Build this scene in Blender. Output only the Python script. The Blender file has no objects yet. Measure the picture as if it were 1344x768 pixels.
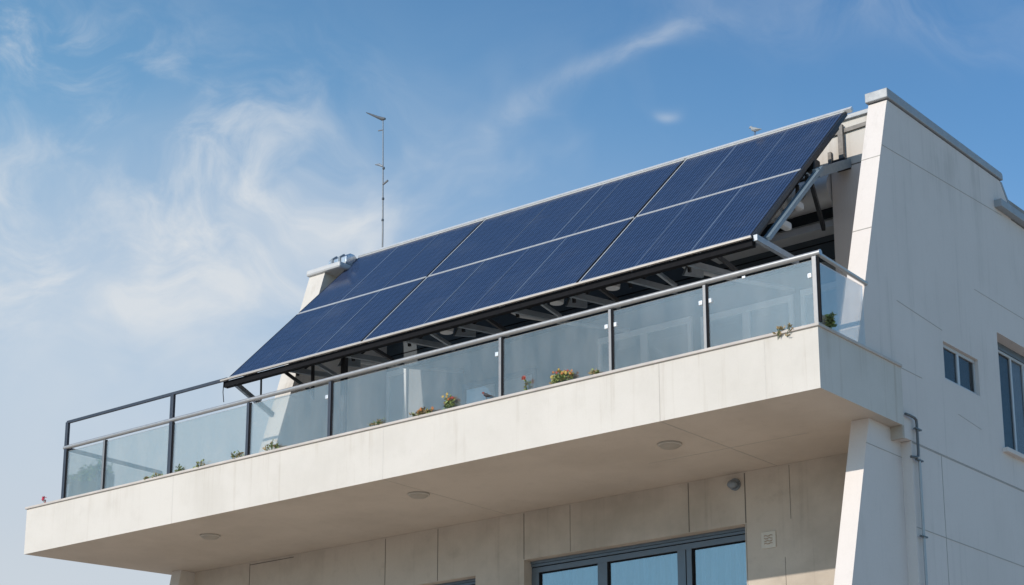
import bpy, bmesh, math, random
from mathutils import Vector, Matrix
R = math.radians
random.seed(7)
scene = bpy.context.scene
COL = scene.collection

# ------------------------------------------------------------------ camera
cam_d = bpy.data.cameras.new('camera')
cam_d.sensor_width = 36; cam_d.lens = 65.866; cam_d.shift_y = 0.1607
cam_d.clip_start = 0.1; cam_d.clip_end = 3000
cam = bpy.data.objects.new('camera', cam_d); COL.objects.link(cam)
cam.location = (12.193, -21.943, -7.58)
cam.rotation_euler = (R(90 + 14.915), 0, R(38.827))
scene.camera = cam

# ------------------------------------------------------------------ sun, sky, exposure
SUN_EL, SUN_AZ = 27.8, 14.0          # azimuth: degrees to the left of straight in front of the facade
to_sun = Vector((-math.sin(R(SUN_AZ)) * math.cos(R(SUN_EL)), -math.cos(R(SUN_AZ)) * math.cos(R(SUN_EL)), math.sin(R(SUN_EL))))
sd = bpy.data.lights.new('sun', 'SUN'); sd.energy = 3.5; sd.angle = R(0.5); sd.color = (1.0, 0.92, 0.825)
sun = bpy.data.objects.new('sun', sd); COL.objects.link(sun)
sun.rotation_euler = to_sun.to_track_quat('Z', 'Y').to_euler()
vs = scene.view_settings
vs.view_transform = 'Standard'; vs.look = 'None'; vs.gamma = 1; vs.exposure = 0.0; vs.use_curve_mapping = False

world = bpy.data.worlds.new('World'); scene.world = world; world.use_nodes = True
wn = world.node_tree; wn.nodes.clear()
def N(tree, kind, **kw):
    n = tree.nodes.new(kind)
    for k, v in kw.items(): setattr(n, k, v)
    return n
class G:
    """tiny expression helper over shader nodes"""
    def __init__(s, tree): s.t = tree
    def put(s, sock, v):
        if hasattr(v, 'is_output') or hasattr(v, 'links'): s.t.links.new(v, sock)
        else: sock.default_value = v
    def m(s, op, a, b=0.0, c=0.0, clamp=False):
        n = N(s.t, 'ShaderNodeMath', operation=op, use_clamp=clamp)
        s.put(n.inputs[0], a); s.put(n.inputs[1], b)
        if len(n.inputs) > 2: s.put(n.inputs[2], c)
        return n.outputs[0]
    def add(s, a, b): return s.m('ADD', a, b)
    def sub(s, a, b): return s.m('SUBTRACT', a, b)
    def mul(s, a, b): return s.m('MULTIPLY', a, b)
    def dot(s, a, v):
        n = N(s.t, 'ShaderNodeVectorMath', operation='DOT_PRODUCT'); s.put(n.inputs[0], a); s.put(n.inputs[1], v); return n.outputs['Value']
    def ss(s, v, lo, hi):
        n = N(s.t, 'ShaderNodeMapRange', interpolation_type='SMOOTHSTEP'); s.put(n.inputs['Value'], v)
        n.inputs['From Min'].default_value = lo; n.inputs['From Max'].default_value = hi; return n.outputs['Result']
    def lin(s, v, lo, hi, a=0.0, b=1.0):
        n = N(s.t, 'ShaderNodeMapRange'); s.put(n.inputs['Value'], v)
        n.inputs['From Min'].default_value = lo; n.inputs['From Max'].default_value = hi
        n.inputs['To Min'].default_value = a; n.inputs['To Max'].default_value = b; return n.outputs['Result']
    def vec(s, x, y, z=0.0):
        n = N(s.t, 'ShaderNodeCombineXYZ'); s.put(n.inputs[0], x); s.put(n.inputs[1], y); s.put(n.inputs[2], z); return n.outputs[0]
    def scale(s, v, sc):
        n = N(s.t, 'ShaderNodeMapping'); s.put(n.inputs['Vector'], v); n.inputs['Scale'].default_value = sc; return n.outputs[0]
    def noise(s, v, scale, detail=4, rough=.55, dist=0.0, out='Fac'):
        n = N(s.t, 'ShaderNodeTexNoise'); s.put(n.inputs['Vector'], v)
        n.inputs['Scale'].default_value = scale; n.inputs['Detail'].default_value = detail
        n.inputs['Roughness'].default_value = rough; n.inputs['Distortion'].default_value = dist; return n.outputs[out]
    def mix(s, f, a, b, blend='MIX'):
        n = N(s.t, 'ShaderNodeMix', data_type='RGBA', blend_type=blend); s.put(n.inputs[0], f); s.put(n.inputs[6], a); s.put(n.inputs[7], b); return n.outputs[2]
def rgb(r, g, b): return (r, g, b, 1.0)

g = G(wn)
sky = N(wn, 'ShaderNodeTexSky', sky_type='NISHITA'); sky.sun_disc = False
sky.sun_elevation = R(SUN_EL); sky.sun_rotation = R(180 + SUN_AZ)
sky.air_density = 1.0; sky.dust_density = 0.6; sky.ozone_density = 2.0; sky.altitude = 50
tc = N(wn, 'ShaderNodeTexCoord')
d = tc.outputs['Generated']
# wispy clouds laid out over the north-west part of the sky, in fixed compass directions
EAST, NORTH, UPW = (0.779, 0.627, 0.0), (-0.606, 0.753, 0.257), (0.161, -0.200, 0.966)
fw = g.m('MAXIMUM', g.dot(d, NORTH), 0.15)
u = g.add(g.mul(g.m('DIVIDE', g.dot(d, EAST), fw), 2.459), 0.672)
v = g.sub(0.600, g.mul(g.m('DIVIDE', g.dot(d, UPW), fw), 2.459))
uv = g.vec(u, v)
wv = N(wn, 'ShaderNodeVectorMath', operation='SUBTRACT'); g.put(wv.inputs[0], g.noise(uv, 3.0, 3, .5, out='Color')); wv.inputs[1].default_value = (.5, .5, .5)
wsc = N(wn, 'ShaderNodeVectorMath', operation='SCALE'); g.put(wsc.inputs[0], wv.outputs[0]); wsc.inputs['Scale'].default_value = 0.30
wad = N(wn, 'ShaderNodeVectorMath', operation='ADD'); g.put(wad.inputs[0], uv); g.put(wad.inputs[1], wsc.outputs[0])
wuv = wad.outputs[0]
sx = N(wn, 'ShaderNodeSeparateXYZ'); g.put(sx.inputs[0], wuv); wu, wvv = sx.outputs[0], sx.outputs[1]
def blob(cx, cy, rx, ry, U=None, V=None):
    U = U or wu; V = V or wvv
    a = g.m('POWER', g.m('DIVIDE', g.sub(U, cx), rx), 2.0); b = g.m('POWER', g.m('DIVIDE', g.sub(V, cy), ry), 2.0)
    return g.m('EXPONENT', g.mul(g.add(a, b), -1.0))
fine = g.noise(g.scale(wuv, (1.0, 1.35, 1)), 6.0, 9, .60, .45)
soft = g.noise(wuv, 2.6, 5, .55, .3)
haze = g.mul(g.ss(g.add(g.mul(v, 1.15), g.mul(u, -0.47)), -0.56, 0.58), 0.90)
veil = g.mul(blob(.24, .42, .27, .22), g.ss(soft, .30, .68))
veil2 = g.mul(blob(.58, .30, .30, .16), g.mul(g.ss(soft, .42, .75), .55))
wisp = g.mul(g.ss(fine, .38, .78), g.m('MINIMUM', g.add(g.add(blob(.25, .27, .25, .17), blob(.02, .04, .12, .07)), blob(.0, .33, .08, .12)), 1.0))
# long thin streak
axis = g.sub(wvv, g.add(g.mul(g.sub(wu, .64), -0.30), .150))
streak = g.mul(g.mul(g.m('EXPONENT', g.mul(g.m('POWER', g.m('DIVIDE', axis, .020), 2.0), -1.0)), g.mul(g.ss(wu, .57, .72), g.sub(1.0, g.ss(wu, .84, 1.0)))), g.mul(g.ss(fine, .28, .70), .30))
streak2 = g.mul(blob(1.12, .03, .28, .05), g.mul(g.ss(fine, .35, .75), .20))
puff = g.mul(blob(.872, .190, .016, .008, wu, wvv), g.mul(fine, .5))
tot = g.add(g.add(g.add(g.mul(veil, .55), veil2), g.add(g.mul(wisp, .85), streak)), g.add(streak2, puff))
tot = g.m('MINIMUM', g.mul(tot, 1.15), 0.92)
clear = g.mix(1.0, sky.outputs[0], rgb(.91, 1.34, 1.55), 'MULTIPLY')
low = g.mul(g.ss(v, .38, .80), g.sub(1.0, g.ss(u, .25, .75)))
hz = g.mix(haze, clear, g.mix(low, g.mix(g.ss(v, .05, .40), rgb(2.1, 4.5, 6.9), rgb(4.7, 6.0, 7.4)), rgb(6.3, 6.7, 7.1)))
cl = g.mix(tot, hz, rgb(7.0, 7.4, 7.8))
bg = N(wn, 'ShaderNodeBackground'); bg.inputs['Strength'].default_value = 0.1
g.put(bg.inputs['Color'], cl)
wo = N(wn, 'ShaderNodeOutputWorld'); wn.links.new(bg.outputs[0], wo.inputs[0])

# ------------------------------------------------------------------ materials
M = {}
def newmat(name):
    m = bpy.data.materials.new(name); m.use_nodes = True; t = m.node_tree
    p = t.nodes['Principled BSDF']; M[name] = m; return m, t, p, G(t)
def plain(name, col, rough=.5, metal=0.0, var=.12, vs=8.0, bump=0.0, coat=0.0, spec=.5):
    m, t, p, g = newmat(name)
    co = N(t, 'ShaderNodeTexCoord').outputs['Object']
    n = g.noise(co, vs, 5, .6)
    g.put(p.inputs['Base Color'], g.mix(n, rgb(*[c * (1 - var) for c in col]), rgb(*[min(1, c * (1 + var)) for c in col])))
    g.put(p.inputs['Roughness'], g.lin(g.noise(co, vs * 2.3, 3), .3, .7, max(.03, rough - .07), rough + .07))
    p.inputs['Metallic'].default_value = metal; p.inputs['Coat Weight'].default_value = coat
    p.inputs['Specular IOR Level'].default_value = spec
    if bump:
        b = N(t, 'ShaderNodeBump'); b.inputs['Strength'].default_value = bump; b.inputs['Distance'].default_value = .01
        g.put(b.inputs['Height'], g.noise(co, vs * 6, 4)); t.links.new(b.outputs[0], p.inputs['Normal'])
    return m
def concrete(name, base, dark, stain, streak_amt=.35, patch=.3, bump=.25, drip=None):
    m, t, p, g = newmat(name)
    co = N(t, 'ShaderNodeTexCoord').outputs['Object']
    big = g.noise(co, .55, 5, .6); mid = g.noise(co, 2.7, 6, .65); fine = g.noise(co, 38, 4, .7)
    streak = g.noise(g.scale(co, (5.5, 5.5, .22)), 1.0, 5, .65)
    streak2 = g.noise(g.scale(co, (17, 17, .5)), 1.0, 4, .6)
    c = g.mix(g.mul(g.ss(big, .38, .68), patch), rgb(*base), rgb(*dark))
    c = g.mix(g.mul(g.ss(mid, .52, .75), patch * .55), c, rgb(*dark))
    c = g.mix(g.mul(g.mul(g.ss(streak, .54, .74), g.ss(big, .30, .6)), streak_amt), c, rgb(*stain))
    c = g.mix(g.mul(g.ss(streak2, .60, .78), streak_amt * .45), c, rgb(*stain))
    c = g.mix(g.mul(g.ss(g.noise(co, 9, 6, .75), .66, .80), streak_amt * .5), c, rgb(*[q * .75 for q in dark]))
    c = g.mix(g.lin(fine, .3, .7, 0, .14), c, rgb(*[q * .7 for q in base]))
    if drip:      # rain streaks running down from a coping at height drip[0], dying out at drip[1]
        zz = N(t, 'ShaderNodeSeparateXYZ'); g.put(zz.inputs[0], N(t, 'ShaderNodeNewGeometry').outputs['Position'])
        run = g.mul(g.noise(g.scale(co, (3.1, 3.1, .10)), 1.0, 8, .78), g.lin(g.noise(co, .8, 3), .3, .7, .75, 1.25))
        fall = g.lin(g.add(zz.outputs[2], g.mul(g.noise(g.scale(co, (4, 4, .1)), 1.0, 2), drip[2])), drip[1] + drip[2] * .5, drip[0] + drip[2] * .5)
        c = g.mix(g.mul(g.mul(g.ss(run, .50, .78), fall), .50), c, rgb(*stain))
    pit = N(t, 'ShaderNodeTexVoronoi'); g.put(pit.inputs['Vector'], co); pit.inputs['Scale'].default_value = 5.0
    c = g.mix(g.mul(g.sub(1.0, g.ss(pit.outputs['Distance'], .02, .05)), .35), c, rgb(*[q * .5 for q in dark]))
    g.put(p.inputs['Base Color'], c); p.inputs['Roughness'].default_value = .86; p.inputs['Specular IOR Level'].default_value = .25
    b = N(t, 'ShaderNodeBump'); b.inputs['Strength'].default_value = bump; b.inputs['Distance'].default_value = .012
    g.put(b.inputs['Height'], g.add(g.mul(mid, 1.0), g.mul(fine, .25))); t.links.new(b.outputs[0], p.inputs['Normal'])
    return m
concrete('fascia_concrete', (.66, .615, .56), (.54, .50, .445), (.42, .36, .29), .62, .5, drip=(.92, .25, .5))
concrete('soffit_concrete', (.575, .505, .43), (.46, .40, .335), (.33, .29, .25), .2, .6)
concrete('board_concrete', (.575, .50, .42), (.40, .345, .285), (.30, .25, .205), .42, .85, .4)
concrete('wall_render', (.72, .655, .61), (.64, .58, .535), (.44, .41, .37), .42, .45, drip=(5.3, 2.2, 2.0))
plain('joint_dark', (.16, .14, .12), .9)  # own dark colour of the wall joints
plain('joint_soft', (.40, .375, .34), .9)
plain('joint_faint', (.50, .465, .42), .9)
plain('joint_hair', (.57, .535, .49), .9)
plain('coping_stone', (.52, .47, .43), .75, var=.3, vs=2.5, bump=.2)
plain('coping_metal', (.33, .345, .36), .55, .2, var=.2, vs=3)
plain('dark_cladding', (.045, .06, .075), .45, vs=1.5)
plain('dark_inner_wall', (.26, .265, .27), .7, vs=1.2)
plain('white_frame', (.88, .88, .87), .4, vs=4)
plain('window_frame_grey', (.50, .51, .52), .45)
plain('grey_frame', (.15, .18, .21), .4, .4, vs=4)
plain('dark_rubber', (.012, .012, .014), .75, spec=.08)
plain('rail_aluminium', (.43, .425, .42), .38, .55, var=.08)
plain('post_dark', (.045, .055, .075), .42, .3)
plain('post_pale', (.24, .24, .245), .42, .5)
plain('clamp_metal', (.72, .73, .74), .3, .4)
plain('panel_frame', (.70, .70, .69), .35, .3)
plain('panel_edge_dark', (.02, .022, .028), .45)
plain('panel_back', (.035, .037, .042), .6)
plain('rack_dark', (.035, .035, .038), .5, .4)
plain('rack_galvanised', (.30, .33, .36), .45, .6, var=.2, vs=5)
plain('rack_brown', (.17, .155, .14), .6, .2)
plain('strut_blue', (.19, .25, .30), .5, .3)
plain('lower_rail', (.42, .38, .34), .5, .4, var=.2)
plain('duct_white', (.52, .52, .52), .5, .1, vs=2)
plain('cable_black', (.01, .01, .01), .5)
plain('antenna_metal', (.13, .14, .15), .45, .6)
plain('vent_steel', (.62, .63, .64), .25, .85, vs=3)
plain('pipe_metal', (.13, .135, .14), .5, .3)
plain('pipe_pale', (.38, .40, .41), .5, .3)
plain('lamp_grey', (.22, .25, .28), .4, .3)
plain('lamp_diffuser', (.36, .32, .27), .5)
plain('lamp_glass', (.42, .39, .34), .45)
plain('plaque', (.62, .57, .49), .7)
plain('plaque_mark', (.40, .30, .22), .8)
plain('planter_box', (.06, .065, .045), .8, var=.3)
plain('soil', (.05, .04, .03), .95)
plain('stem_green', (.06, .10, .03), .7)
plain('leaf_green', (.16, .20, .085), .6, var=.4, vs=14)
plain('leaf_bright', (.24, .36, .08), .6, var=.3, vs=14)
plain('leaf_pale', (.30, .36, .12), .6, var=.3, vs=14)
plain('leaf_dry', (.34, .25, .13), .8, var=.4, vs=14)
plain('petal_orange', (.60, .25, .08), .6, var=.3, vs=20)
plain('petal_yellow', (.65, .48, .14), .6, var=.2, vs=20)
plain('petal_red', (.45, .10, .07), .6, var=.3, vs=20)
plain('petal_pink', (.60, .05, .10), .6, var=.3, vs=20)
plain('bird_dark', (.035, .03, .035), .7)
plain('bird_red', (.20, .05, .04), .7)
plain('bird_grey', (.30, .32, .33), .7)
plain('bird_leg', (.12, .08, .06), .7)
plain('curtain', (.82, .84, .86), .9, vs=3)
plain('floor_tile', (.74, .72, .69), .7, var=.1)
plain('paving', (.475, .40, .325), .9, var=.25, vs=.3)
plain('roof_gravel', (.30, .29, .27), .95, var=.3, vs=4)

def glass(name, tint, refl, film=.06, rough=0.0, fres=.7, gl=(.92, .97, 1.0)):
    m, t, p, g = newmat(name); t.nodes.remove(p)
    tr = N(t, 'ShaderNodeBsdfTransparent'); tr.inputs[0].default_value = rgb(*tint)
    gs = N(t, 'ShaderNodeBsdfGlossy'); gs.inputs['Roughness'].default_value = rough; gs.inputs[0].default_value = rgb(*gl)
    df = N(t, 'ShaderNodeBsdfDiffuse'); df.inputs[0].default_value = rgb(.68, .67, .66)
    co = N(t, 'ShaderNodeTexCoord').outputs['Object']
    lw = N(t, 'ShaderNodeLayerWeight'); lw.inputs['Blend'].default_value = .25
    a = N(t, 'ShaderNodeMixShader'); g.put(a.inputs[0], g.m('MINIMUM', g.add(g.mul(lw.outputs['Fresnel'], fres), refl), .95))
    t.links.new(tr.outputs[0], a.inputs[1]); t.links.new(gs.outputs[0], a.inputs[2])
    b = N(t, 'ShaderNodeMixShader'); g.put(b.inputs[0], g.mul(g.lin(g.noise(g.scale(co, (2, 2, .7)), 1.6, 5, .65), .3, .7, .55, 1.45), film))
    t.links.new(a.outputs[0], b.inputs[1]); t.links.new(df.outputs[0], b.inputs[2])
    t.links.new(b.outputs[0], t.nodes['Material Output'].inputs[0])
glass('railing_glass', (.975, .99, .99), .130, .062, fres=.55, gl=(1.0, .94, .86))
glass('window_glass', (.66, .73, .77), .40, .04, gl=(1.0, .97, .92))
glass('side_glass', (.66, .68, .70), .03, .02, fres=.22, gl=(.62, .58, .55))
glass('door_glass', (.96, .98, .99), .07, .01)
plain('window_back', (.10, .13, .16), .6)

# solar cells: pin-striped dark blue under glass; UV in metres
m, t, p, g = newmat('solar_cells')
uvn = N(t, 'ShaderNodeUVMap'); uvn.uv_map = 'metres'
sp = N(t, 'ShaderNodeSeparateXYZ'); g.put(sp.inputs[0], uvn.outputs[0]); U_, V_ = sp.outputs[0], sp.outputs[1]
def line(c, pitch, w):
    f = g.m('FRACT', g.m('DIVIDE', c, pitch)); a = g.m('ABSOLUTE', g.sub(f, .5)); return g.sub(1.0, g.ss(a, .5 * w * .5, .5 * w))
strip = line(U_, .064, .85)
cross = line(V_, .064, .5)
cell = g.m('MAXIMUM', line(U_, .192, .07), line(V_, .192, .07))
vr = N(t, 'ShaderNodeTexWhiteNoise', noise_dimensions='2D')
g.put(vr.inputs['Vector'], g.vec(g.m('FLOOR', g.m('DIVIDE', U_, .192)), g.m('FLOOR', g.m('DIVIDE', V_, .192))))
c = g.mix(vr.outputs['Value'], rgb(.003, .006, .020), rgb(.006, .013, .036))
c = g.mix(g.mul(strip, .9), c, rgb(.042, .067, .138))
c = g.mix(g.mul(cross, .22), c, rgb(.045, .08, .17))
c = g.mix(g.mul(cell, .6), c, rgb(.003, .005, .015))
co = N(t, 'ShaderNodeTexCoord').outputs['Object']
dust = g.mul(g.ss(g.noise(g.scale(co, (1, 1, .5)), 1.3, 6, .65), .45, .8), .10)
c = g.mix(dust, c, rgb(.22, .23, .24))
g.put(p.inputs['Base Color'], c)
g.put(p.inputs['Roughness'], g.lin(g.noise(co, 2.2, 5, .6), .3, .7, .10, .26)); p.inputs['Specular IOR Level'].default_value = .17
p.inputs['Coat Weight'].default_value = .0; p.inputs['Coat Roughness'].default_value = .08
plain('busbar', (.17, .22, .30), .35, .3)

# ------------------------------------------------------------------ mesh helpers
class MB:
    def __init__(s): s.v = []; s.f = []; s.mi = []
    def add(s, vs, fs, mi=0):
        o = len(s.v); s.v += [Vector(a) for a in vs]; s.f += [[o + i for i in f] for f in fs]; s.mi += [mi] * len(fs); return s
    def box(s, a, b, mi=0):
        (x0, y0, z0), (x1, y1, z1) = a, b
        x0, x1 = min(x0, x1), max(x0, x1); y0, y1 = min(y0, y1), max(y0, y1); z0, z1 = min(z0, z1), max(z0, z1)
        return s.add([(x0,y0,z0),(x1,y0,z0),(x1,y1,z0),(x0,y1,z0),(x0,y0,z1),(x1,y0,z1),(x1,y1,z1),(x0,y1,z1)],
                     [(0,3,2,1),(4,5,6,7),(0,1,5,4),(1,2,6,5),(2,3,7,6),(3,0,4,7)], mi)
    def prism(s, lo, hi, mi=0):          # two matching loops
        n = len(lo); fs = [list(range(n))[::-1], list(range(n, 2*n))]
        fs += [(i, (i+1) % n, n + (i+1) % n, n + i) for i in range(n)]
        return s.add(list(lo) + list(hi), fs, mi)
    def prism_x(s, yz, x0, x1, mi=0): return s.prism([(x0, y, z) for y, z in yz], [(x1, y, z) for y, z in yz], mi)
    def prism_z(s, xy, z0, z1, mi=0): return s.prism([(x, y, z0) for x, y in xy], [(x, y, z1) for x, y in xy], mi)
    def bar(s, a, b, w, h, mi=0, up=(0, 0, 1)):     # rectangular bar between two points
        a, b = Vector(a), Vector(b); d = (b - a).normalized(); upv = Vector(up)
        if abs(d.dot(upv)) > .98: upv = Vector((0, 1, 0))
        sd = d.cross(upv).normalized(); uu = sd.cross(d)
        q = [(-1,-1),(1,-1),(1,1),(-1,1)]
        return s.prism([a + sd*(i*w/2) + uu*(j*h/2) for i, j in q], [b + sd*(i*w/2) + uu*(j*h/2) for i, j in q], mi)
    def tube(s, pts, r, seg=10, mi=0, cap=True):
        pts = [Vector(p) for p in pts]; n = len(pts); rs = r if isinstance(r, (list, tuple)) else [r] * n
        rings = []; ref = None
        for i, p in enumerate(pts):
            d = (pts[min(i+1, n-1)] - pts[max(i-1, 0)]).normalized()
            if ref is None: ref = Vector((0, 0, 1)) if abs(d.z) < .9 else Vector((0, 1, 0))
            sdv = d.cross(ref).normalized(); up = sdv.cross(d); ref = up
            rings.append([p + (sdv * math.cos(k*2*math.pi/seg) + up * math.sin(k*2*math.pi/seg)) * rs[i] for k in range(seg)])
        vs = [q for r_ in rings for q in r_]
        fs = [(i*seg + k, i*seg + (k+1) % seg, (i+1)*seg + (k+1) % seg, (i+1)*seg + k) for i in range(n-1) for k in range(seg)]
        if cap: fs += [list(range(seg))[::-1], [(n-1)*seg + k for k in range(seg)]]
        return s.add(vs, fs, mi)
    def lathe(s, c, prof, seg=24, mi=0, axis='z'):   # prof: (radius, height)
        c = Vector(c); vs = []
        for r, h in prof:
            for k in range(seg):
                a = 2*math.pi*k/seg
                q = Vector((r*math.cos(a), r*math.sin(a), h))
                if axis == 'y': q = Vector((q.x, q.z, q.y))
                vs.append(c + q)
        n = len(prof)
        fs = [(i*seg + k, i*seg + (k+1) % seg, (i+1)*seg + (k+1) % seg, (i+1)*seg + k) for i in range(n-1) for k in range(seg)]
        fs += [list(range(seg))[::-1], [(n-1)*seg + k for k in range(seg)]]
        return s.add(vs, fs, mi)
    def blob(s, c, r, mi=0, sub=1, jit=.25, sc=(1, 1, 1)):
        bm = bmesh.new(); bmesh.ops.create_icosphere(bm, subdivisions=sub, radius=1)
        vs = [Vector(c) + Vector((v.co.x*sc[0], v.co.y*sc[1], v.co.z*sc[2])) * r * (1 + random.uniform(-jit, jit)) for v in bm.verts]
        bm.verts.index_update(); fs = [[v.index for v in f.verts] for f in bm.faces]; bm.free()
        return s.add(vs, fs, mi)
    def leaf(s, p, d, l, w, mi=0):
        p = Vector(p); d = Vector(d).normalized(); sdv = d.cross(Vector((random.uniform(-1,1), random.uniform(-1,1), random.uniform(-1,1)))).normalized()
        nn = d.cross(sdv)
        a = p; b = p + d*l*.5 + sdv*w*.5 + nn*l*.06; e = p + d*l - nn*l*.12; f_ = p + d*l*.5 - sdv*w*.5 + nn*l*.06
        return s.add([a, b, e, f_], [(0, 1, 2), (0, 2, 3)], mi)
    def build(s, name, mats, parent=None, bevel=0, smooth=False, cuts=None):
        if not isinstance(mats, (list, tuple)): mats = [mats]
        org = base_of(parent)
        me = bpy.data.meshes.new(name)
        me.from_pydata([v - org for v in s.v], [], s.f); me.update()
        for q in mats: me.materials.append(M[q])
        for pl, i in zip(me.polygons, s.mi): pl.material_index = i
        bm = bmesh.new(); bm.from_mesh(me); bmesh.ops.recalc_face_normals(bm, faces=bm.faces); bm.to_mesh(me); bm.free()
        o = bpy.data.objects.new(name, me); COL.objects.link(o)
        if cuts:
            cu = MB(); [cu.box(a, b) for a, b in cuts]
            cm = bpy.data.meshes.new('cut'); cm.from_pydata([v - org for v in cu.v], [], cu.f)
            bm = bmesh.new(); bm.from_mesh(cm); bmesh.ops.recalc_face_normals(bm, faces=bm.faces); bm.to_mesh(cm); bm.free()
            co = bpy.data.objects.new('cut', cm); COL.objects.link(co)
            md = o.modifiers.new('b', 'BOOLEAN'); md.operation = 'DIFFERENCE'; md.object = co; md.solver = 'EXACT'; md.use_self = True
            dg = bpy.context.evaluated_depsgraph_get(); nm = bpy.data.meshes.new_from_object(o.evaluated_get(dg))
            o.modifiers.clear(); o.data = nm; bpy.data.objects.remove(co)
        if bevel:
            md = o.modifiers.new('bevel', 'BEVEL'); md.width = bevel; md.segments = 2; md.limit_method = 'ANGLE'; md.angle_limit = R(40)
        if smooth:
            for pl in o.data.polygons: pl.use_smooth = True
            o.data.set_sharp_from_angle(angle=R(38))
        if parent: o.parent = parent
        return o
BASE = {}
def base_of(o):
    p = Vector((0, 0, 0))
    while o is not None: p += Vector(o.location); o = o.parent
    return p
def thing(name, label, cat, loc=(0, 0, 0), group=None):
    o = bpy.data.objects.new(name, None); COL.objects.link(o); o.location = loc; o.empty_display_size = .2
    o['label'] = label; o['category'] = cat
    if group: o['group'] = group
    return o
def tag(o, label, cat, group=None):
    o['label'] = label; o['category'] = cat
    if group: o['group'] = group
    return o

# ------------------------------------------------------------------ ground
GZ = -9.2
gr = MB(); gr.add([(-900, -900, GZ), (900, -900, GZ), (900, 900, GZ), (-900, 900, GZ)], [(0, 1, 2, 3)]).build('ground', 'paving')['kind'] = 'structure'

# ------------------------------------------------------------------ the building
B = thing('apartment_building', 'cream concrete apartment building with slanted wall fins and a deep cantilevered balcony', 'building', (-8, 6, GZ))
# balcony slab: deep fascia, flat soffit, floor let in behind the fascia
plan = [(-17.70, 0), (0, 0), (0, 2.46), (-.28, 2.46), (-.28, 4.40), (-16.76, 4.40)]
s = MB(); s.prism_z(plan, 0, .90)
J = .007
for x in (-2.68,): s.box((x - .005, -.003, .002), (x + .005, .05, .90), 3)
for x in (-.87, -8.2, -13.4): s.box((x - .003, -.002, .002), (x + .003, .05, .90), 5)
s.box((-4.2, 1.9, -.003), (-1.3, 1.908, .05), 1)
s.box((-2.69, .05, -.003), (-2.676, 3.3, .05), 1); s.box((-8.2, .05, -.003), (-8.194, 3.3, .05), 1)
s.box((-.05, 2.461, .0), (-.004, 2.468, .90), 4)
slab = s.build('balcony_slab', ['fascia_concrete', 'joint_soft', 'soffit_concrete', 'joint_faint', 'joint_dark', 'joint_hair'], B, bevel=0)
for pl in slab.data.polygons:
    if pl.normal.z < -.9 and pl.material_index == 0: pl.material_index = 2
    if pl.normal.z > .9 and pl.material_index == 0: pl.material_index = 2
s = MB(); s.prism_z([(-17.73, -.03), (.03, -.03), (.03, .02), (.03, 2.45), (-.06, 2.45), (-.06, .12), (-17.69, .12)], .90, .945)
s.build('coping_strip', 'coping_stone', slab, bevel=.008)
# downstand lip where the slab meets the side wall
MB().box((-.28, 2.40, -.20), (.0, 2.455, -.002)).build('downstand_lip', 'board_concrete', B)
# upper side wall on the right, front edge battered, stepping down at the back
up = [(1.18, .90), (2.47, 5.06), (2.55, 5.30), (6.62, 5.30), (6.98, 4.88), (6.98, 4.70), (13, 4.70), (13, -.165), (2.47, -.165), (2.47, .90)]
s = MB(); s.prism_x(up, -.35, -.03)
W1 = ((-.14, 4.00, 1.11), (.1, 5.25, 1.73)); W2 = ((-.33, 6.06, .42), (.1, 8.6, 2.42))
def sj(y0, z0, y1, z1, w=.006): s.bar((-.0285, y0, z0), (-.0285, y1, z1), w * 2, .006, 1, (1, 0, 0))
sj(2.28, 4.45, 6.6, 4.66, .004); sj(2.50, 1.98, 4.0, 1.90, .004); sj(2.47, .92, 3.2, .92, .004)
sj(5.3, 2.95, 8.5, 2.95, .003); sj(4.4, .62, 5.2, .55, .003); sj(9.5, .2, 9.5, 4.6)
for z, y in ((4.25, 2.22), (2.95, 1.815)): s.box((-.352, y - .006, z - .006), (-.03, y + .2, z + .006), 1)
side = s.build('side_wall', ['wall_render', 'joint_soft'], B, cuts=[W1, W2])
# lower side wall, set back towards the front, battered fin
s = MB(); s.prism_x([(2.72, -.17), (13, -.17), (13, GZ), (2.72, GZ)], -.35, -.032)
s.bar((-.0305, 3.70, -.2), (-.0305, 3.70, -9), .012, .006, 1, (1, 0, 0)); s.bar((-.0305, 2.74, -1.48), (-.0305, 12, -1.48), .012, .006, 1, (1, 0, 0))
s.bar((-.0305, 2.74, -.185), (-.0305, 12, -.185), .022, .006, 1, (1, 0, 0))
s.build('lower_side_wall', ['wall_render', 'joint_soft'], B)
s = MB(); s.prism_x([(1.75, -.002), (2.719, -.002), (2.719, GZ), (-.93, GZ)], -.49, -.20)
s.bar((-.198, 1.62, -.40), (-.198, 2.719, -.40), .010, .006, 1, (1, 0, 0))
s.build('wall_fin', ['wall_render', 'joint_soft'], B)
# roof coping on that wall
s = MB(); s.prism_x([(2.49, 5.32), (6.68, 5.32), (6.68, 5.41), (6.64, 5.45), (2.49, 5.48)], -.38, .01)
s.build('roof_coping', 'coping_metal', side, bevel=.012)
s = MB(); s.prism_x([(6.33, 4.72), (13, 4.72), (13, 4.86), (6.33, 4.86)], -.40, .10); s.build('roof_coping', 'coping_metal', side, bevel=.012)
s = MB(); s.prism_x([(6.72, 5.31), (7.10, 4.88), (7.02, 4.88), (6.64, 5.31)], -.34, -.035); s.build('flashing_strip', 'coping_metal', side)
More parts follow.
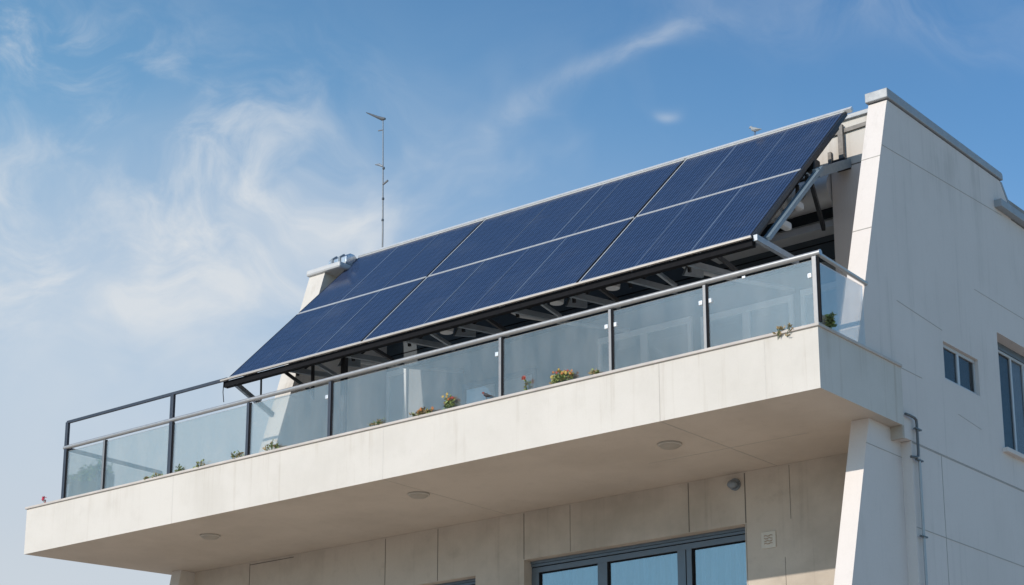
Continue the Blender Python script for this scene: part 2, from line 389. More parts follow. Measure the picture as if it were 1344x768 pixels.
# left fin, battered the same way
fl = [(1.18, .90), (2.55, 5.30), (4.36, 5.30), (4.36, .90)]
s = MB(); s.prism_x(fl, -12.62, -12.20)
for z, y in ((4.25, 2.22), (2.6, 1.71)): s.box((-12.622, y - .006, z - .005), (-12.2, y + .2, z + .005), 1)
lf = s.build('wall_fin', ['fascia_concrete', 'joint_dark'], B)
s = MB(); s.box((-12.67, 2.49, 5.30), (-11.75, 3.88, 5.43)); s.build('roof_coping', 'duct_white', lf, bevel=.04)
MB().box((-12.62, 4.37, 5.6), (-12.2, 13, .9)).build('gable_wall', 'wall_render', B)
# upper front wall: parapet band, right pier, lintel and recess
s = MB(); s.box((-12.19, 3.90, 5.06), (-.80, 4.15, 5.86)); s.box((-.80, 3.90, 5.06), (-.36, 4.15, 5.45)); s.box((-12.19, 3.898, 5.04), (-.36, 4.05, 5.062), 1)
band = s.build('parapet_band', ['fascia_concrete', 'joint_dark'], B)
MB().box((-12.25, 3.85, 5.86), (-.80, 4.19, 5.94)).build('parapet_flashing', 'coping_metal', band, bevel=.01)
s = MB(); s.box((-1.79, 3.90, .90), (-.36, 4.45, 5.04)); s.build('wall_pier', 'wall_render', B)
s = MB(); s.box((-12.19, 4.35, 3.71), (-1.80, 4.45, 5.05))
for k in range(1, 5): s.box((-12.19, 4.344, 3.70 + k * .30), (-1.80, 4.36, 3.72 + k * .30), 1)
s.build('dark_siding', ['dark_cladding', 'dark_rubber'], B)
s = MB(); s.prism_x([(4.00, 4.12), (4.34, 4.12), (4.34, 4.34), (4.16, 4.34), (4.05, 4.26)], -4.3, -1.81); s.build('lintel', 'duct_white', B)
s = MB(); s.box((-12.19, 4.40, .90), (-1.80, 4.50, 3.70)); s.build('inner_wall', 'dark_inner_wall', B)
MB().box((-12.6, 4.17, 5.30), (-.36, 13, 5.40)).build('roof_deck', 'roof_gravel', B)
MB().box((-16.6, .13, .902), (-.05, 4.39, .915)).build('balcony_floor', 'floor_tile', slab)
# doors behind the balustrade
def door(x0, x1, z0, z1, Y, leafs, fw=.11, mat='white_frame', curtain=False, back='curtain'):
    s = MB(); n = leafs; w = (x1 - x0) / n
    s.box((x0, Y - .06, z1 - fw), (x1, Y, z1)); s.box((x0, Y - .06, z0), (x1, Y, z0 + fw))
    for k in range(n + 1):
        cx = x0 + k * w; a = max(x0, cx - fw * .7); b = min(x1, cx + fw * .7)
        s.box((a, Y - .058, z0 + fw), (b, Y - .002, z1 - fw))
    f = s.build('door_frame', mat, B, bevel=.006)
    for k in range(n):
        a, b = x0 + k * w + fw * .7, x0 + (k + 1) * w - fw * .7
        if k in (0, n): a = x0 + fw * .7
        s = MB(); s.box((a - .01, Y - .03, z0 + fw), (b + .01, Y - .022, z1 - fw)); s.build('pane', 'door_glass', f)
        s = MB(); s.box((a - .01, Y - .012, z0 + fw), (b + .01, Y - .004, z1 - fw)); s.build('curtain' if curtain else 'pane_backing', 'curtain' if curtain else back, f)  # curtained or not, the pale sheet stands in for sky reflected in the pane
    return f
door(-6.95, -4.92, .92, 3.30, 4.39, 2)
door(-4.72, -2.88, .92, 3.24, 4.39, 2)
door(-2.72, -1.82, .92, 3.28, 4.39, 1)
door(-12.18, -11.65, .92, 3.70, 4.39, 1, curtain=True)
door(-10.2, -8.4, .92, 3.05, 4.39, 2, mat='grey_frame')
# side windows
def side_window(y0, y1, z0, z1, x, leafs, fw, name='window'):
    s = MB(); w = (y1 - y0) / leafs
    s.box((x - .05, y0, z1 - fw), (x, y1, z1)); s.box((x - .05, y0, z0), (x, y1, z0 + fw))
    for k in range(leafs + 1):
        c = y0 + k * w; s.box((x - .048, max(y0, c - fw * .7), z0 + fw), (x - .002, min(y1, c + fw * .7), z1 - fw))
    f = s.build('window_frame', 'window_frame_grey', side, bevel=.005)
    for k in range(leafs):
        a, b = y0 + k * w + fw * .3, y0 + (k + 1) * w - fw * .3
        MB().box((x - .03, a, z0 + fw * .5), (x - .024, b, z1 - fw * .5)).build('pane', 'side_glass', f)
        MB().box((x - .046, a, z0 + fw * .5), (x - .04, b, z1 - fw * .5)).build('pane_backing', 'curtain' if (leafs > 2 and k != 1) else 'dark_cladding', f)  # pale sheets are blinds, dark ones stand in for the unlit room
    return f
side_window(4.003, 5.247, 1.113, 1.727, -.085, 2, .055)
side_window(6.063, 8.597, .423, 2.30, -.26, 5, .045)
MB().box((-.31, 6.063, 2.302), (-.24, 8.597, 2.417)).build('shutter_box', 'grey_frame', side)
MB().box((-.30, 5.98, .34), (.06, 8.7, .418)).build('window_sill', 'wall_render', side, bevel=.01)

# lower front wall with its window openings
LW = 3.31
w1 = (-7.86, -3.32, -.86); w2 = (-13.2, -8.97, -1.0)
s = MB(); s.box((-16.74, LW, GZ), (-.762, LW + .45, -.002))
def vj(x, z0, z1, w=.006, dep=.004): s.box((x - w, LW - dep, z0), (x + w, LW + .05, z1), 1)
vj(-14.83, -1.6, -.02); vj(-11.17, -3, -.02); vj(-9.87, -.99, -.02); vj(-7.86, -.85, -.02); vj(-6.84, -.85, -.02, .003)
vj(-4.39, -.85, -.02, .008); vj(-3.30, -.85, -.02, .009); vj(-3.30, -4, -.86, .003); vj(-2.47, -.9, -.02, .003); vj(-2.60, -4, -1.5, .003)
s.box((-14.83, LW - .004, -.06), (-13.6, LW + .05, -.045), 1)
lw = s.build('lower_front_wall', ['board_concrete', 'joint_dark'], B,
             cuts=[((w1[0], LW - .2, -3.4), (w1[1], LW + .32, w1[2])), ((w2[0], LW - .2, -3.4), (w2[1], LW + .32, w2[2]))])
s = MB(); s.prism_x([(2.95, -.002), (LW, -.002), (LW, GZ), (1.2, GZ)], -16.74, -16.46); s.build('wall_fin', 'fascia_concrete', B)
def big_window(x0, x1, z1, Y, bars, z0=-3.4):
    s = MB()
    s.box((x0, Y - .02, z1 - .05), (x1, Y + .1, z1)); s.box((x0, Y, z1 - .10), (x1, Y + .1, z1 - .055)); s.box((x0, Y + .015, z1 - .21), (x1, Y + .1, z1 - .115))
    s.box((x0, Y + .03, z1 - .115), (x1, Y + .09, z1 - .10), 1); s.box((x0, Y + .03, z1 - .055), (x1, Y + .09, z1 - .05), 1)
    s.box((x0, Y, z0), (x1, Y + .1, z0 + .1))
    for b in bars:
        s.box((b[0], Y + .012, z0 + .1), (b[1], Y + .095, z1 - .21))
        s.box((b[1], Y + .03, z0 + .1), (b[1] + .035, Y + .09, z1 - .21), 1)
    s.box((x0, Y + .04, z1 - .235), (x1, Y + .09, z1 - .21), 1)
    f = s.build('window_frame', ['grey_frame', 'dark_rubber'], lw, bevel=.004)
    for k in range(len(bars) - 1):
        a, b = bars[k][1] + .01, bars[k + 1][0] - .0
        if b - a < .2: continue
        MB().box((a, Y + .055, z0 + .05), (b, Y + .062, z1 - .2)).build('pane', 'window_glass', f)
        c = MB(); n = 60
        for i in range(n):
            xa, xb = a + (b - a) * i / n, a + (b - a) * (i + 1) / n
            ya, yb = (Y + .12 + .018 * math.sin(q * 31 + 1.3 * math.sin(q * 7)) for q in (xa, xb))
            c.add([(xa, ya, z0), (xb, yb, z0), (xb, yb, z1 - .1), (xa, ya, z1 - .1)], [(0, 1, 2, 3)])
        c.build('curtain', 'curtain', f)
big_window(-7.858, -3.322, -.862, LW + .20, [(-7.858, -7.70), (-6.42, -6.22), (-4.78, -4.62), (-4.60, -4.50), (-3.40, -3.322)])
big_window(-13.198, -8.972, -1.002, LW + .20, [(-13.198, -13.1), (-11.2, -11.05), (-9.1, -8.972)])
# rest of the lower storeys' rear and far side, so the block is closed
MB().box((-16.74, 12.8, GZ), (-.36, 13, 5.3)).build('rear_wall', 'wall_render', B)

# ------------------------------------------------------------------ balustrade
RL = thing('glass_railing', 'glass balcony railing with round metal handrail running along the balcony edge', 'railing', (-8, .05, .945))
RT = .945
def RY(): return .045
hr = MB(); hr.tube([(-16.70, .045, 1.99), (.05, .045, 1.99)], .041, 14); hr.tube([(.02, .045, 1.985), (-.02, 1.53, 1.965)], .033, 12)
hr.tube([(.05, .045, 1.99), (.07, .045, 1.99)], .046, 14)
hr.build('handrail', 'rail_aluminium', RL, smooth=True)
MB().bar((-16.65, .045, 2.50), (-12.10, .045, 2.50), .05, .05).build('upper_rail', 'post_dark', RL)
MB().box((-16.68, .10, 1.93), (-16.62, 2.46, 2.00)).build('return_rail', 'post_dark', RL)
def post(x, y, z1, w, mat, dd=.06, gasket=True):
    s = MB(); s.box((x - w / 2, y - dd / 2, RT), (x + w / 2, y + dd / 2, z1)); s.box((x - w * .8, y - dd * .7, RT), (x + w * .8, y + dd * .7, RT + .012))
    if gasket: s.box((x + w / 2 + .001, y - .012, RT + .02), (x + w / 2 + .040, y + .012, 1.935), 1)
    return s.build('post', [mat, 'dark_rubber'], RL, bevel=.004)
posts = [(-16.64, 2.50, .075, 'post_dark'), (-15.47, 1.94, .05, 'post_pale'), (-13.57, 2.48, .085, 'post_dark'), (-11.51, 1.94, .06, 'post_dark'),
         (-9.49, 1.94, .06, 'post_dark'), (-5.73, 1.94, .05, 'post_pale'), (-3.577, 1.94, .05, 'post_pale'), (-1.868, 1.94, .05, 'post_pale'), (-.03, 1.95, .07, 'post_pale')]
for x, z, w, mt in posts: post(x, .045, z, w, mt)
post(-16.65, 2.44, 1.93, .05, 'post_dark', gasket=False)
for k in range(len(posts) - 1):
    a, b = posts[k][0] + posts[k][2] / 2 + .036, posts[k + 1][0] - posts[k + 1][2] / 2 - .004
    p_ = MB().box((a, .036, RT + .012), (b, .048, 1.905)).build('glass_pane', 'railing_glass', RL)
    if k >= 3:
        for zc in (1.68,): MB().box((b - .075, .022, zc - .035), (b - .01, .06, zc + .035)).build('clamp', 'clamp_metal', p_, bevel=.006)
        if k == 6 or k == 7: MB().box((a + .01, .022, 1.645), (a + .06, .06, 1.715)).build('clamp', 'clamp_metal', p_, bevel=.006)
MB().box((-.035, .085, RT + .012), (-.023, 1.42, 1.90)).build('glass_pane', 'railing_glass', RL)
MB().box((-16.655, .085, RT + .012), (-16.643, 2.41, 1.90)).build('glass_pane', 'railing_glass', RL)
MB().box((-1.22, .030, 1.895), (-1.17, .055, 1.925)).build('clamp', 'clamp_metal', RL)

# ------------------------------------------------------------------ solar array
SA = thing('solar_panel_array', 'tilted array of dark blue solar panels on a steel rack above the balcony', 'solar panels', (-6.5, 1.5, 2.0))
BL, BR_, TR_, TL_ = Vector((-12.03, 0, 2.50)), Vector((-1.035, 0, 2.50)), Vector((-1.035, 3.03, 5.57)), Vector((-11.80, 3.08, 5.68))
NRM = Vector((0, -.7117, .7025))
def AP(u_, v_, w_=0.0):       # u along the eaves, v up the slope, w out of the plane
    return (BL * (1 - u_) + BR_ * u_) * (1 - v_) + (TL_ * (1 - u_) + TR_ * u_) * v_ + NRM * w_
SL, SW = 4.32, 10.95
def arect(mb, u0, u1, v0, v1, w0, w1, mi=0):
    lo = [AP(u0, v0, w0), AP(u1, v0, w0), AP(u1, v1, w0), AP(u0, v1, w0)]; hi = [AP(u0, v0, w1), AP(u1, v0, w1), AP(u1, v1, w1), AP(u0, v1, w1)]
    mb.prism(lo, hi, mi)
gap = .0035
ucol = [(0, .2962), (.3010, .7122), (.7170, 1.0)]
vrow = [(0, .506), (.510, 1.0)]
labels = {}
for ci, (u0, u1) in enumerate(ucol):
    for ri, (v0, v1) in enumerate(vrow):
        if ci < 2 or True:
            fu, fv = .0012, .0042
            s = MB()
            arect(s, u0, u1, v0, v0 + fv, -.045, .004); arect(s, u0, u1, v1 - fv, v1, -.045, .004)
            arect(s, u0, u0 + fu * 1.4, v0 + fv, v1 - fv, -.045, .0035, 0 if ci else 1); arect(s, u1 - fu, u1, v0 + fv, v1 - fv, -.045, .0035, 1)
            root = MB(); arect(root, u0 + fu, u1 - fu, v0 + fv, v1 - fv, -.036, -.004)
            pan = root.build('solar_panel', 'panel_back', SA)
            s.build('panel_rim', ['panel_frame', 'panel_edge_dark'], pan)
            c_ = MB(); q = [AP(u0 + fu, v0 + fv, -.002), AP(u1 - fu, v0 + fv, -.002), AP(u1 - fu, v1 - fv, -.002), AP(u0 + fu, v1 - fv, -.002)]
            c_.add(q, [(0, 1, 2, 3)])
            o = c_.build('cell_sheet', 'solar_cells', pan)
            uvl = o.data.uv_layers.new(name='metres')
            cuv = [((u0) * SW, v0 * SL), (u1 * SW, v0 * SL), (u1 * SW, v1 * SL), (u0 * SW, v1 * SL)]
            for li, l in enumerate(o.data.loops): uvl.data[li].uv = cuv[l.vertex_index]
            # pale lines between the module strips
            nl = 3
            offs = [.34, .665] if ci != 1 else ([.30, .52, .70] if ri == 0 else [.36, .62, .72])
            for oi, f_ in enumerate(offs):
                uu = u0 + (u1 - u0) * f_; wd = (.0011 if (oi + ri + ci) % 2 else .0006)
                bb = MB(); arect(bb, uu - wd, uu + wd, v0 + fv, v1 - fv, -.0015, .0012)
                bb.build('divider_strip', 'busbar', pan)
for a_, b_ in ((.2945, .3035), (.7105, .7195)):
    s = MB(); arect(s, a_, b_, .001, .999, -.062, -.047); s.build('seam_plate', 'panel_back', SA)
s = MB(); arect(s, .001, .999, .500, .516, -.075, -.063); s.build('seam_plate', 'panel_back', SA)
# ridge trim, dark right-hand edge, eaves rail
s = MB(); arect(s, -.001, 1.012, 1.0005, 1.018, -.05, .03); s.build('ridge_trim', 'panel_frame', SA, bevel=.004)
s = MB(); arect(s, 1.0002, 1.0030, -.004, 1.0, -.075, -.002); s.build('edge_trim', 'panel_edge_dark', SA)
s = MB(); s.bar((-12.20, -.03, 2.465), (-1.0, -.03, 2.465), .04, .034, 0); s.build('eaves_rail', 'lower_rail', SA, bevel=.006)
s = MB(); s.bar((-12.17, .065, 2.40), (-1.02, .065, 2.40), .10, .105, 0); s.build('eaves_beam', 'dark_rubber', SA)
for vv in (.10, .30, .52, .74, .93):
    s = MB(); s.bar(AP(.004, vv, -.09), AP(.996, vv, -.09), .07, .08, 0, NRM); s.build('purlin', 'rack_dark', SA)
ru = [.02, .125, .25, .37, .48, .585, .69, .79, .89, .985]
rng = random.Random(4)
for k, uu in enumerate(ru):
    s = MB(); s.bar(AP(uu, .01, -.17), AP(uu, .97, -.17), .06, .09, 0, NRM); s.build('rafter', 'rack_dark', SA)
    mt = 'rack_galvanised'
    x = AP(uu, 0).x
    if k not in (0, 9):
        s = MB(); s.bar((x, .12, 2.42), (x, 1.5, 2.60), .06, .09); s.build('strut', mt, SA)
        s = MB(); s.bar((x + .30, .25, 2.62), (x + .34, 1.0, 2.46), .045, .06); s.build('strut', 'rack_galvanised' if k % 2 else 'rack_dark', SA)
        s = MB(); s.bar((x - .3, .62, 2.95), (x - .28, .66, 2.48), .04, .05); s.build('hanger', 'rack_dark', SA)
        s = MB(); s.prism([(x + .62, .75, 2.5), (x + .62, 1.3, 2.62), (x + .62, 1.3, 3.0), (x + .62, 1.1, 3.1)], [(x + .66, .75, 2.5), (x + .66, 1.3, 2.62), (x + .66, 1.3, 3.0), (x + .66, 1.1, 3.1)])
        if k % 2: s.build('gusset_plate', 'rack_galvanised', SA)
        s = MB(); s.tube([(x - .35 + .12 * i, .55 + .02 * i, 2.62 - .10 * math.sin(i * .9) - .03 * rng.random()) for i in range(6)], .018, 8); s.build('cable', 'cable_black', SA, smooth=True)
        if k in (4, 6, 7): MB().lathe((x - .45, .42, 2.42), [(.02, .0), (.11, .02), (.12, .10), (.05, .14)], 16).build('junction_box', 'duct_white', SA, smooth=True)
for k in range(len(ru) - 1):
    xa, xb = AP(ru[k], 0).x, AP(ru[k + 1], 0).x
    for yy, z0, sag in ((.30, 2.60, .10), (.75, 2.98, .16)):
        pts = [(xa + (xb - xa) * q, yy + .02 * math.sin(q * 9), z0 - sag * rng.uniform(.7, 1.2) * 4 * q * (1 - q)) for q in [i / 8 for i in range(9)]]
        MB().tube(pts, .013, 6).build('cable', 'cable_black', SA, smooth=True)
    MB().box((xa - .05, .20, 2.47), (xa + .05, .30, 2.56)).build('bolt_plate', 'rack_galvanised', SA, bevel=.008)
    if k % 3 == 1: MB().tube([(xa + .5, .62, 2.78), (xa + .5, 1.2, 2.74), (xa + .52, 2.2, 2.9), (xa + .52, 4.3, 3.3)], .035, 8).build('conduit', 'duct_white', SA, smooth=True)
# left-hand arm
s = MB(); s.bar((-11.95, .05, 2.42), (-11.95, 1.05, 2.02), .06, .09); s.build('strut', 'rack_galvanised', SA)
s = MB(); s.bar((-11.55, .35, 2.60), (-11.75, .55, 2.15), .035, .05); s.build('strut', 'rack_dark', SA)
s = MB(); s.bar((-10.95, .30, 2.50), (-10.55, .60, 2.12), .04, .06); s.bar((-10.50, .60, 2.75), (-10.50, .62, 1.95), .04, .05); s.build('strut', 'rack_dark', SA)
MB().box((-9.95, .75, .9), (-9.86, .84, 3.1)).build('prop', 'rack_dark', SA)
# right-hand arm, long diagonal strut and the bracket that ties the rack to the wall
s = MB(); s.bar((-.97, .02, 2.46), (-.97, 1.20, 2.44), .07, .09); s.build('strut', 'rack_galvanised', SA)
s = MB(); s.bar((-.96, .33, 2.53), (-.96, 2.02, 4.22), .06, .12, 0, (1, 0, 0)); s.build('strut', 'strut_blue', SA)
s = MB(); s.bar((-.97, 1.90, 4.10), (-1.45, 3.87, 5.08), .10, .14); s.build('tie_beam', 'strut_blue', SA)
s = MB(); s.bar((-1.55, 3.85, 5.02), (-1.55, 3.85, 5.78), .09, .06); s.build('wall_post', 'rack_brown', SA)
s = MB(); s.bar((-1.78, 3.87, 5.06), (-1.78, 3.87, 5.36), .06, .05); s.build('wall_post', 'rack_brown', SA)
s = MB(); s.bar((-2.2, 3.875, 5.66), (-.50, 3.875, 5.70), .03, .07); s.build('wall_bar', 'rack_brown', SA)  # flat brown bar across the upper wall
MB().box((-1.66, 3.70, 4.98), (-1.42, 3.90, 5.12)).build('anchor_plate', 'rack_dark', SA)
s = MB(); s.bar((-1.45, 2.6, 4.3), (-1.95, 3.85, 4.05), .06, .10); s.build('strut', 'rack_dark', SA)
for (a, b, c) in (((-1.05, 1.75, 4.05), (-1.2, 2.0, 3.75), (-1.1, 1.55, 3.6)), ((-1.08, 1.5, 3.8), (-1.25, 1.8, 3.45), (-1.15, 1.2, 3.3))):
    pts = [Vector(a) * (1 - q) ** 2 + Vector(b) * 2 * q * (1 - q) + Vector(c) * q * q for q in [i / 8 for i in range(9)]]
    MB().tube(pts, .03, 8).build('cable', 'cable_black', SA, smooth=True)
MB().box((-1.16, 1.95, 4.18), (-1.02, 2.15, 4.40)).build('junction_box', 'rack_dark', SA, bevel=.02)
for yy, zz in ((1.35, 3.45), (.95, 3.0)): MB().box((-1.2, yy, zz), (-1.08, yy + .35, zz + .12)).build('junction_box', 'duct_white', SA, bevel=.03)
# corner cable hanging off the rack's left end
MB().tube([(-12.15, .0, 2.44), (-12.16, .0, 2.25), (-12.13, .0, 2.06)], .008, 6).build('cable', 'cable_black', SA)

# ------------------------------------------------------------------ duct under the roof
D_ = thing('ventilation_duct', 'fat white round duct below the roof edge beside the right pier', 'duct', (-3.2, 4.0, 4.75))
MB().tube([(-4.9, 4.03, 4.76), (-1.81, 4.03, 4.76)], .27, 28).build('duct_pipe', 'duct_white', D_, smooth=True)
for x in (-3.9, -2.75): MB().tube([(x, 4.03, 4.76), (x + .05, 4.03, 4.76)], .278, 28).build('duct_band', 'coping_metal', D_, smooth=True)

# ------------------------------------------------------------------ roof things
V = thing('roof_vent', 'small shiny metal roof vent on the parapet left of the solar panels', 'vent', (-12.05, 2.9, 5.47))
s = MB(); s.prism_x([(2.72, 5.47), (3.05, 5.47), (3.05, 5.62), (2.95, 5.69), (2.84, 5.69), (2.72, 5.60)], -12.28, -11.80); s.build('vent_body', 'vent_steel', V, bevel=.012)
for k in range(2): MB().prism_x([(2.70, 5.47), (2.72, 5.47), (2.72, 5.60), (2.84, 5.692), (2.82, 5.71), (2.70, 5.615)], -12.20 + k * .20, -12.15 + k * .20).build('vent_rib', 'lamp_grey', V)
MB().box((-12.33, 2.68, 5.432), (-11.77, 3.14, 5.469)).build('vent_base', 'coping_metal', V)

A = thing('antenna_mast', 'tall thin grey antenna mast rising behind the solar panels', 'antenna', (-13.93, 6.0, 5.4))
MB().tube([(-13.91, 6, 5.4), (-13.905, 6, 7.6), (-13.93, 6, 9.0), (-13.96, 6, 10.30)], [.020, .017, .013, .010], 8).build('pole', 'antenna_metal', A, smooth=True)
MB().tube([(-14.46, 5.98, 10.63), (-14.38, 5.98, 10.58), (-14.12, 5.99, 10.42), (-13.98, 6, 10.34), (-13.90, 6, 10.32)], [.008, .016, .03, .042, .026], 8).build('antenna_head', 'antenna_metal', A, smooth=True)
MB().bar((-14.10, 6, 10.09), (-13.95, 6, 10.07), .02, .02).build('antenna_arm', 'antenna_metal', A)
MB().tube([(-14.17, 6, 9.30), (-14.06, 6, 9.27), (-13.95, 6, 9.20)], [.010, .03, .02], 8).build('antenna_head', 'rack_galvanised', A, smooth=True)
MB().bar((-13.93, 6, 8.76), (-13.78, 6, 8.82), .03, .03).build('antenna_arm', 'antenna_metal', A)
for z in (8.4, 7.9, 9.12): MB().lathe((-13.915, 6, z), [(.024, 0), (.030, .02), (.024, .05)], 10).build('collar', 'antenna_metal', A)

# ------------------------------------------------------------------ lamps, plaque, pipe
for x, lab in ((-3.27, 'flat round ceiling light under the balcony, nearest the wall fin'), (-8.40, 'flat round ceiling light in the middle of the balcony underside'),
               (-13.59, 'flat round ceiling light under the far left end of the balcony')):
    L = thing('ceiling_light', lab, 'light', (x, 1.12, 0), 'round lights under the balcony')
    MB().lathe((x, 1.12, -.035), [(.17, .0), (.19, .01), (.19, .034)], 32).build('rim', 'lamp_glass', L, smooth=True)
    MB().lathe((x, 1.12, -.075), [(.06, .0), (.13, .012), (.165, .04)], 32).build('diffuser', 'lamp_diffuser', L, smooth=True)
L = thing('wall_lamp', 'small grey rounded lamp on the concrete wall above the right of the big window', 'lamp', (-3.47, LW, -.2))
MB().lathe((-3.47, LW - .05, -.19), [(.10, 0), (.10, .048)], 20, axis='y').build('back_plate', 'lamp_grey', L, smooth=True)
MB().blob((-3.47, LW - .10, -.20), .095, sub=3, jit=0, sc=(1, .8, .75)).build('lamp_shade', 'lamp_grey', L, smooth=True)
Q = thing('wall_plaque', 'small square stone plaque with raised scroll marks on the concrete wall', 'plaque', (-2.88, LW, -1.19))
MB().box((-3.02, LW - .02, -1.32), (-2.75, LW, -1.05)).build('plate', 'plaque', Q, bevel=.01)
s = MB()
for k in range(4):
    z = -1.12 - k * .042; pts = [(-2.96 + .03 * i, LW - .022, z + .010 * math.sin(i * 1.9 + k * 2.1)) for i in range(6)]
    s.tube(pts, .008, 6)
s.build('relief', 'plaque_mark', Q)
P = thing('drain_pipe', 'thin grey drain pipe bending out below the balcony end and down the side wall', 'pipe', (0, 2.8, -1))
s = MB(); s.tube([(.02, 2.48, .185), (.03, 2.62, .185), (.03, 2.74, .18), (.03, 2.80, .16), (.03, 2.81, .09), (.03, 2.81, -.34), (.03, 2.80, -.40), (.03, 2.74, -.43), (.0, 2.62, -.44)], .021, 10)
s.build('elbow_pipe', 'pipe_metal', P, smooth=True)
MB().tube([(.03, 2.83, -.44), (.03, 2.83, -5.0)], .022, 10).build('down_pipe', 'pipe_pale', P, smooth=True)
for z in (.02, -.46, -1.62): MB().bar((.03, 2.74, z), (.03, 2.92, z), .05, .022).build('clip', 'pipe_metal', P)

# ------------------------------------------------------------------ plants and birds on the ledge
def plant(name, label, cat, x, h, w, leaves, blooms=(), nl=60, nb=0, y=.0, z=.945, brs=.022, lsz=.05, seed=1, group=None, droop=.0):
    r = random.Random(seed); random.seed(seed)
    T = thing(name, label, cat, (x, y, z), group)
    st, lf_, bl = MB(), MB(), MB(); tips = []
    ns = max(3, int(w * 30))
    for i in range(ns):
        bx = x + r.uniform(-w, w) * .5 * .8; hh = h * r.uniform(.45, 1.0) * (1 - .5 * abs(bx - x) / (w * .5 + .01))
        tip = Vector((bx + r.uniform(-.06, .06), y + r.uniform(-.05, .05), z + hh - (droop if r.random() < .3 else 0)))
        root = Vector((bx, y, z)); mid = (root + tip) / 2 + Vector((r.uniform(-.02, .02), -.02, .02))
        st.tube([root, mid, tip], [.006, .005, .003], 5); tips.append(tip)
        for j in range(nl // ns):
            q = r.uniform(.15, 1); pnt = root.lerp(tip, q) + Vector((r.uniform(-.02, .02), r.uniform(-.02, .02), 0))
            lf_.leaf(pnt, (r.uniform(-1, 1), r.uniform(-1, .5), r.uniform(-.4, .9)), lsz * r.uniform(.8, 1.6), lsz * r.uniform(.5, .9), r.randrange(len(leaves)))
    st.build('stem', 'stem_green', T)
    lf_.build('foliage', list(leaves), T)
    for i in range(nb):
        tp = r.choice(tips) + Vector((r.uniform(-.05, .05), r.uniform(-.05, .0), r.uniform(-.03, .04)))
        bl = MB(); mi = r.choice(blooms)
        for kk in range(7):
            a = kk * 2 * math.pi / 7
            bl.leaf(tp, (math.cos(a), r.uniform(-.7, -.1), math.sin(a) + .2), brs * 1.7, brs * 1.3)
        bl.blob(tp, brs * .75, sub=1, jit=.2)
        bl.build('bloom', mi, T)
    return T
GP = 'flowering plants along the balcony ledge'
plant('flower_clump', 'large clump of orange, yellow and red flowers spilling over the balcony ledge', 'flowers', -4.45, .23, .66, ['leaf_pale', 'leaf_dry', 'leaf_pale', 'leaf_green'], ['petal_orange', 'petal_yellow', 'petal_yellow', 'petal_red'], 200, 20, seed=11, brs=.018, group=GP)
plant('flower_clump', 'small bushy clump of orange and yellow flowers on the ledge left of the bird', 'flowers', -6.76, .24, .24, ['leaf_pale', 'leaf_green'], ['petal_orange', 'petal_red', 'petal_yellow'], 90, 11, seed=12, brs=.018, group=GP)
plant('flower_clump', 'single red bloom with thin stems just left of the large flower clump', 'flowers', -5.17, .20, .10, ['leaf_pale', 'leaf_dry'], ['petal_red'], 14, 1, seed=13, group=GP, brs=.032)
plant('flower_clump', 'low rusty brown flowers lying along the ledge left of the orange clump', 'flowers', -7.36, .12, .52, ['leaf_dry', 'leaf_dry', 'leaf_pale'], ['petal_orange'], 110, 5, seed=14, group=GP)
plant('flower_clump', 'tiny red blossom alone at the far left tip of the balcony ledge', 'flowers', -17.12, .16, .10, ['petal_pink'], ['petal_pink'], 6, 2, seed=31, group=GP, brs=.028)
plant('weed_tuft', 'dry straw coloured weed on the ledge at the middle of the widest glass pane', 'plant', -8.35, .13, .42, ['leaf_dry', 'leaf_pale'], (), 50, seed=16, lsz=.04)
plant('weed_tuft', 'small green weed sprig on the ledge in front of the left slanted fin', 'plant', -10.86, .20, .34, ['leaf_pale', 'leaf_dry', 'leaf_green'], (), 34, seed=17, lsz=.06)
plant('weed_tuft', 'pale dried weed at the foot of the second dark post', 'plant', -11.72, .15, .30, ['leaf_dry', 'leaf_pale'], (), 44, seed=18)
plant('weed_tuft', 'brown straggly weed trailing on the ledge right of the tall dark post', 'plant', -12.65, .14, .42, ['leaf_dry', 'leaf_dry', 'leaf_pale'], (), 34, seed=19)
plant('weed_tuft', 'dark green little weed close beside the tall dark post', 'plant', -13.25, .11, .12, ['leaf_green'], (), 30, seed=20)
plant('weed_tuft', 'flat dry weed on the ledge between the thin pale post and the tall dark post', 'plant', -14.0, .06, .55, ['leaf_dry', 'leaf_pale'], (), 46, seed=21)
plant('weed_tuft', 'small yellow green tuft on the ledge just right of the large flower clump', 'plant', -3.86, .10, .20, ['leaf_pale', 'leaf_dry'], (), 40, seed=22)
plant('weed_tuft', 'dry brown weed hanging over the ledge near the right corner', 'plant', -.55, .05, .34, ['leaf_dry'], (), 40, seed=23, droop=.14, y=-.035)
plant('shrub', 'dark green shrub at the foot of the side glass by the right balcony corner', 'plant', .0, .24, .11, ['leaf_green', 'leaf_green', 'leaf_pale'], (), 120, seed=24, y=.34, lsz=.06)
PB = thing('planter', 'dark rectangular planter box with a leafy shrub behind the left corner glass', 'planter', (-16.15, .32, .92))
MB().box((-16.60, .12, .92), (-15.72, .52, 1.40)).build('planter_box', 'planter_box', PB, bevel=.01)
s = MB(); r = random.Random(3); random.seed(3)
st = MB()
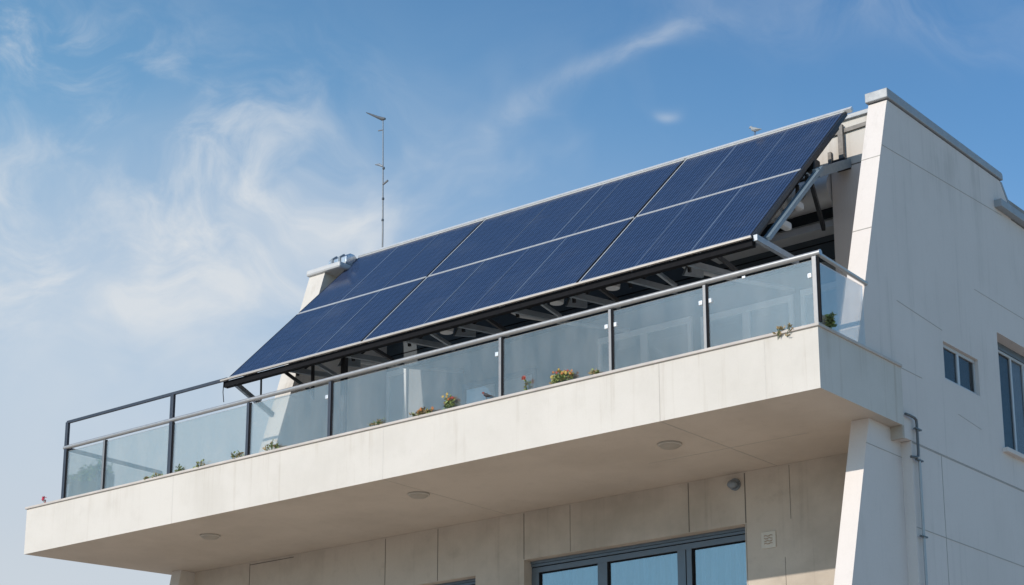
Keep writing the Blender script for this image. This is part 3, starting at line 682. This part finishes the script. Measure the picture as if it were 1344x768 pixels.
for i in range(46):
    bx = -16.55 + .80 * r.random(); by = .17 + .3 * r.random(); hh = .03 + (.26 if bx > -15.98 or -16.40 < bx < -16.22 else .10) * r.random()
    tip = Vector((bx + r.uniform(-.06, .06), by, 1.40 + hh)); st.tube([(bx, by, 1.38), tip], [.006, .003], 5)
    for j in range(18): s.leaf(Vector((bx, by, 1.40)).lerp(tip, r.random()) + Vector((r.uniform(-.04, .04), r.uniform(-.04, .04), 0)), (r.uniform(-1, 1), r.uniform(-1, .4), r.uniform(-.3, 1)), .062, .045, r.randrange(2))
for j in range(300): s.leaf((-16.58 + .84 * r.random(), .10 + .02 * r.random(), 1.41 - .16 * r.random() ** 2.5), (r.uniform(-1, 1), -.6, r.uniform(-1, .6)), .06, .045, r.randrange(2))
s.build('foliage', ['leaf_green', 'leaf_bright'], PB); st.build('stem', 'stem_green', PB)

def bird(name, label, loc, L, heading, body, head):
    T = thing(name, label, 'bird', loc)
    c = Vector(loc); hd = Vector((math.cos(heading), math.sin(heading), 0))
    def q(f, z): return c + hd * (f * L) + Vector((0, 0, z * L))
    path = [q(-.62, .30), q(-.42, .33), q(-.20, .38), q(.02, .46), q(.20, .56), q(.29, .68), q(.36, .76), q(.44, .76), q(.50, .73), q(.58, .71)]
    rad = [.02, .06, .13, .18, .16, .10, .10, .085, .04, .008]
    s = MB(); s.tube(path, [a * L for a in rad], 12)
    o = s.build('body', [body, head], T, smooth=True)
    for pl in o.data.polygons:
        if (pl.center + base_of(T) - c).dot(hd) > .24 * L: pl.material_index = 1
    for sg in (-1, 1):
        sdv = hd.cross(Vector((0, 0, 1))) * sg
        w = MB(); w.add([q(.12, .56) + sdv*.15*L, q(-.25, .46) + sdv*.15*L, q(-.60, .31) + sdv*.06*L, q(-.1, .38) + sdv*.185*L], [(0, 1, 2, 3)]); w.build('wing', body, T)
        MB().tube([q(.02, .32) + sdv*.06*L, q(.0, .15) + sdv*.06*L, q(.02, .0) + sdv*.06*L, q(.10, .0) + sdv*.07*L], .018 * L, 5).build('leg', 'bird_leg', T)
bird('bird', 'small dark bird with reddish head standing on the balcony ledge', (-5.98, -.005, .945), .17, R(185), 'bird_dark', 'bird_red')
bird('pigeon', 'pale grey bird perched on the top edge of the solar panels', (-2.72, 3.06, 5.66), .22, R(175), 'bird_grey', 'bird_grey')
